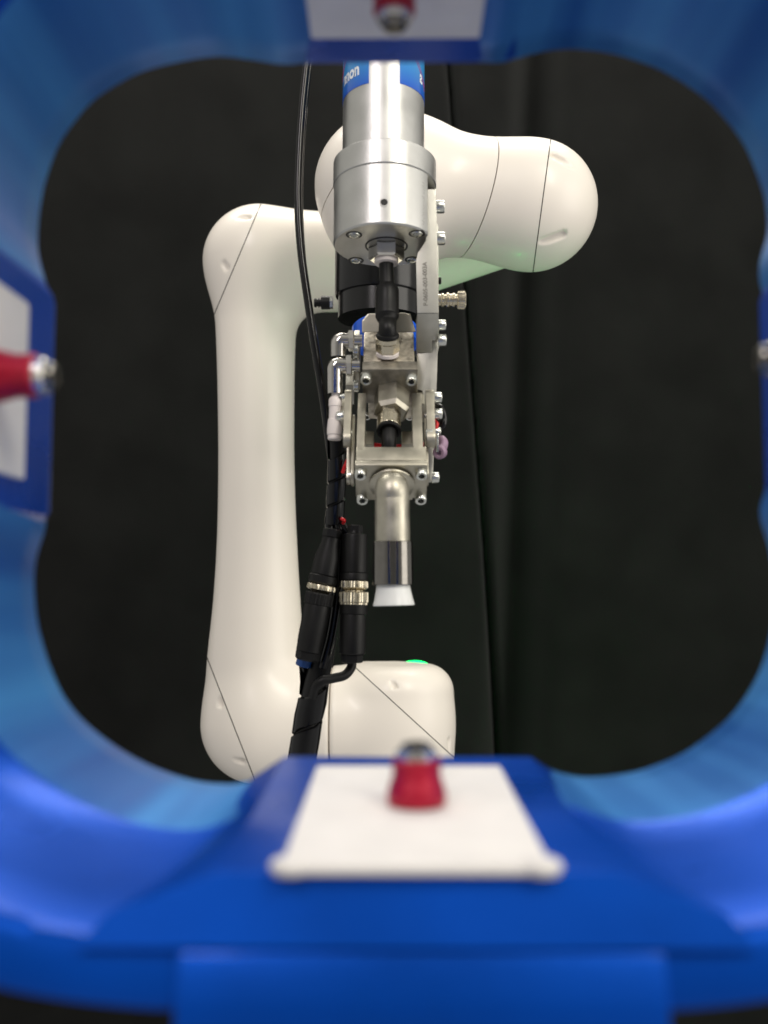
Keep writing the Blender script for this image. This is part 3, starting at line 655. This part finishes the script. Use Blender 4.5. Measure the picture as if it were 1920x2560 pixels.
# black spring plunger left, brass knurled plug right
p0 = W(832, 757, .80); bm = nb(); lathe(bm, p0, -X_, [(0, .0050), (.0022, .0052), (.0024, .0045)], 6, None); part('lock_nut', bm, M['zinc'], tool)
bm = nb(); prof = [(.0022, .0052), (.0090, .0053), (.0094, .0030), (.0104, .0030), (.0105, .0036), (.0114, .0036), (.0115, .0028), (.0126, .0028), (.0128, .0036), (.0146, .0033)]
lathe(bm, p0, -X_, prof, 28); part('spring_plunger', bm, M['rubber'], tool)
p0 = W(1099, 750, .790); bm = nb()
lathe(bm, p0, X_, [(-.004, .0045), (.001, .0045), (.0018, .0052), (.0030, .0052), (.0034, .0040), (.0052, .0042), (.0056, .0056), (.0072, .0056), (.0076, .0047), (.0098, .0047), (.0102, .0053), (.0116, .0053), (.0120, .0042), (.0138, .0042)], 36)
bp = part('brass_plug', bm, M['brass'], tool)
bm = nb(); lathe(bm, p0, X_, [(.0136, .0058), (.0142, .0067), (.0192, .0069), (.0202, .0056), (.0206, .004)], 96, lambda t, s: 1+.03*math.copysign(1, math.sin(t*24))); part('knurled_knob', bm, M['brass'], bp, ang=20)
bm = nb(); obox(bm, W(1091, 720, .80), (.003, .008, .10), bev=.0005); part('back_plate', bm, M['bead'], tool)
bm = nb(); cyl(bm, W(1096, 702, .80), W(1103, 702, .80), .0028, 18); part('small_screw', bm, M['rubber'], tool)
# blue sensor body glimpsed behind the block
bm = nb(); lathe(bm, W(962, 822, .93), (0, -.25, -1), [(0, .029), (.001, .030), (.016, .030), (.018, .026)], 48); part('sensor_body', bm, M['bluep'], tool)
# mauve grommet, tab, wires on the right
gp = W(1100, 1131, .765)
bm = nb(); lathe(bm, gp, (-.35, -1, -.2), [(-.004, .0030), (-.003, .0048), (.002, .0050), (.0032, .0040), (.0030, .0020), (.0, .0016)], 28); part('grommet', bm, M['mauve'], tool)
bm = nb(); tube(bm, [W(1103, 1098, .775), W(1109, 1106, .772), W(1107, 1118, .77), W(1100, 1124, .768)], .0034, 16); part('rubber_tie', bm, M['mauve'], tool)
bm = nb(); obox(bm, W(1093, 1108, .763), (.0022, .004, .014), bev=.0006); part('metal_tab', bm, M['zinc'], tool)
bm = nb(); tube(bm, [W(1084, 1052, .778), W(1092, 1060, .776), W(1090, 1072, .776), W(1098, 1082, .78)], .0016, 12); part('red_wire', bm, M['redw'], tool)
bm = nb(); tube(bm, [W(1088, 1014, .79), W(1102, 1022, .785), W(1109, 1046, .785), W(1106, 1064, .785), W(1094, 1076, .79)], .0030, 14); part('black_wire', bm, M['gloss'], tool)
bm = nb(); tube(bm, [W(1085, 1108, .79), W(1000, 1116, .80), W(930, 1112, .80)], .0018, 10); part('red_wire', bm, M['redw'], tool)

# ================================================================== CABLES
hose = thing('air_hose', 'thin glossy black air hose hanging left of the aluminium cylinder', 'hose', W(828, 1120, .80))
bm = nb(); tube(bm, [W(x, y, .80) for x, y in ((777, 20), (768, 140), (756, 260), (748, 380), (745, 500), (752, 620), (768, 740), (786, 860), (806, 980), (820, 1080), (832, 1170))], .0032, 18, 12)
o = part('hose', bm, M['gloss'], hose)
bm = nb(); tube(bm, [W(x+8, y, .806) for x, y in ((781, 20), (770, 140), (757, 260), (748, 380), (745, 500), (750, 620), (763, 740), (781, 860), (803, 980), (816, 1080), (828, 1170))], .0016, 12, 12)
part('hose', bm, M['gloss'], hose)
bun = thing('cable_bundle', 'black spiral wrapped cable bundle running down beside the robot upper arm', 'cables', W(740, 2000, .82))
P = [W(842, 1094, .785), W(843, 1160, .79), W(840, 1230, .795), W(836, 1310, .80)]
bm = nb(); tube(bm, P, .0056, 18); part('cable_core', bm, M['rubber'], bun)
bm = nb(); wrap(bm, P, .0072, .0185, .93); part('spiral_wrap', bm, M['gloss'], bun)
P2 = [W(815, 1590, .81), W(802, 1660, .81), W(787, 1720, .81), W(774, 1780, .815), W(763, 1850, .815), W(752, 1920, .82), (W(735, 2020, .82))]
bm = nb(); tube(bm, P2, .0090, 18); part('cable_core', bm, M['rubber'], bun)
bm = nb(); wrap(bm, [W(783, 1655, .81)]+P2[2:], lambda u: .0112, .030, .95, .0014); part('spiral_wrap', bm, M['gloss'], bun)
for P in ([(838, 1290), (850, 1340), (847, 1420), (842, 1500), (828, 1590), (806, 1670)], [(832, 1290), (845, 1345), (840, 1430), (832, 1510), (815, 1600), (797, 1680)], [(850, 1296), (860, 1318), (868, 1330), (890, 1345)], [(822, 1290), (824, 1320), (830, 1345)]):
    bm = nb(); tube(bm, [W(x, y, .800+.006*(P[0][0] == 832)) for x, y in P], .0034, 14); part('cable', bm, M['gloss'], bun)
bm = nb(); tube(bm, [W(869, 1150, .782), W(862, 1166, .781), W(857, 1182, .783)], .0014, 10); part('red_wire', bm, M['redw'], bun)
bm = nb(); tube(bm, [W(852, 1296, .792), W(860, 1301, .792), W(858, 1308, .795)], .0014, 10); part('red_wire', bm, M['redw'], bun)
bm = nb(); cyl(bm, W(765, 1640, .805), W(758, 1665, .806), .0062, 20); part('blue_sleeve', bm, M['bluew'], bun)
bm = nb(); cyl(bm, W(786, 1700, .800), W(783, 1716, .80), .0110, 24); bm.free()
bm = nb(); tube(bm, [W(768, 1712, .7985), W(772, 1714, .7975)], .0014, 10); bm.free()
bm = nb(); tube(bm, [W(879, 1648, .80), W(878, 1668, .80), W(862, 1688, .797), W(832, 1696, .793), (W(806, 1702, .790)), W(790, 1716, .792), W(782, 1740, .80)], .0036, 16); part('cable', bm, M['rubber'], bun)
knurl = lambda N, a: (lambda t, s: 1+a*(1 if math.sin(t*N) > 0 else -1))
def connector(label, p, q, stations):
    root = thing('cable_connector', label, 'connector', q, 'round cable connectors on the bundle')
    p = Vector(p); q = Vector(q); d = (q-p).normalized(); L = (q-p).length
    for nm, prof, m_, seg, fn, an_ in stations:
        bm = nb(); lathe(bm, p, d, [(L*s, r*.0003*1.03) for s, r in prof], seg, fn); part(nm, bm, M[m_], root, ang=an_)
RT = [('strain_nut', [(0, 17), (.006, 19), (.07, 19)], 'rubber', 24, hexf, 20),
      ('housing', [(.0, 12), (.06, 19), (.07, 30), (.08, 31), (.345, 32), (.35, 30)], 'rubber', 40, None, 35),
      ('grip_ring', [(.35, 33), (.355, 34), (.40, 34), (.405, 31)], 'rubber', 40, None, 35),
      ('coupling_nut', [(.405, 28), (.41, 34), (.425, 35), (.455, 35), (.468, 30), (.478, 22), (.486, 22)], 'brass', 120, knurl(30, .018), 15),
      ('coupling_nut', [(.482, 22), (.486, 33), (.492, 35.5), (.560, 35.5), (.566, 33), (.58, 33)], 'brass', 120, knurl(30, .022), 15),
      ('grip_ring', [(.575, 30), (.58, 34), (.645, 34), (.65, 32)], 'rubber', 40, None, 35),
      ('housing', [(.65, 31), (.66, 32), (.93, 32), (.94, 29)], 'rubber', 40, None, 35),
      ('strain_nut', [(.94, 25), (.945, 27), (.995, 26), (1, 22)], 'rubber', 24, hexf, 20)]
connector('upright black round connector, right one of the two, with two knurled brass rings', W(888, 1313, .79), W(880, 1657, .79), RT)
LT = [('strain_nut', [(0, 16), (.01, 24), (.06, 24), (.07, 22)], 'rubber', 24, hexf, 20),
      ('housing', [(.07, 22), (.12, 23), (.22, 31), (.35, 33), (.355, 30)], 'rubber', 40, None, 35),
      ('grip_ring', [(.355, 33), (.36, 35), (.41, 35), (.42, 31)], 'rubber', 40, None, 35),
      ('coupling_nut', [(.42, 28), (.43, 34), (.445, 35), (.465, 35), (.475, 24), (.50, 18)], 'brass', 120, knurl(26, .022), 15),
      ('knurled_sleeve', [(.488, 25), (.492, 34), (.50, 35), (.575, 35), (.58, 33)], 'rubber', 120, knurl(26, .02), 15),
      ('housing', [(.58, 32), (.6, 33), (.80, 33), (.93, 31), (.935, 27)], 'rubber', 40, None, 35),
      ('end_nut', [(.93, 27), (.935, 31), (.985, 30), (1, 24)], 'rubber', 24, hexf, 20)]
connector('tilted black round connector, left one of the two, with a single brass ring', W(833, 1322, .788), W(767, 1652, .788), LT)
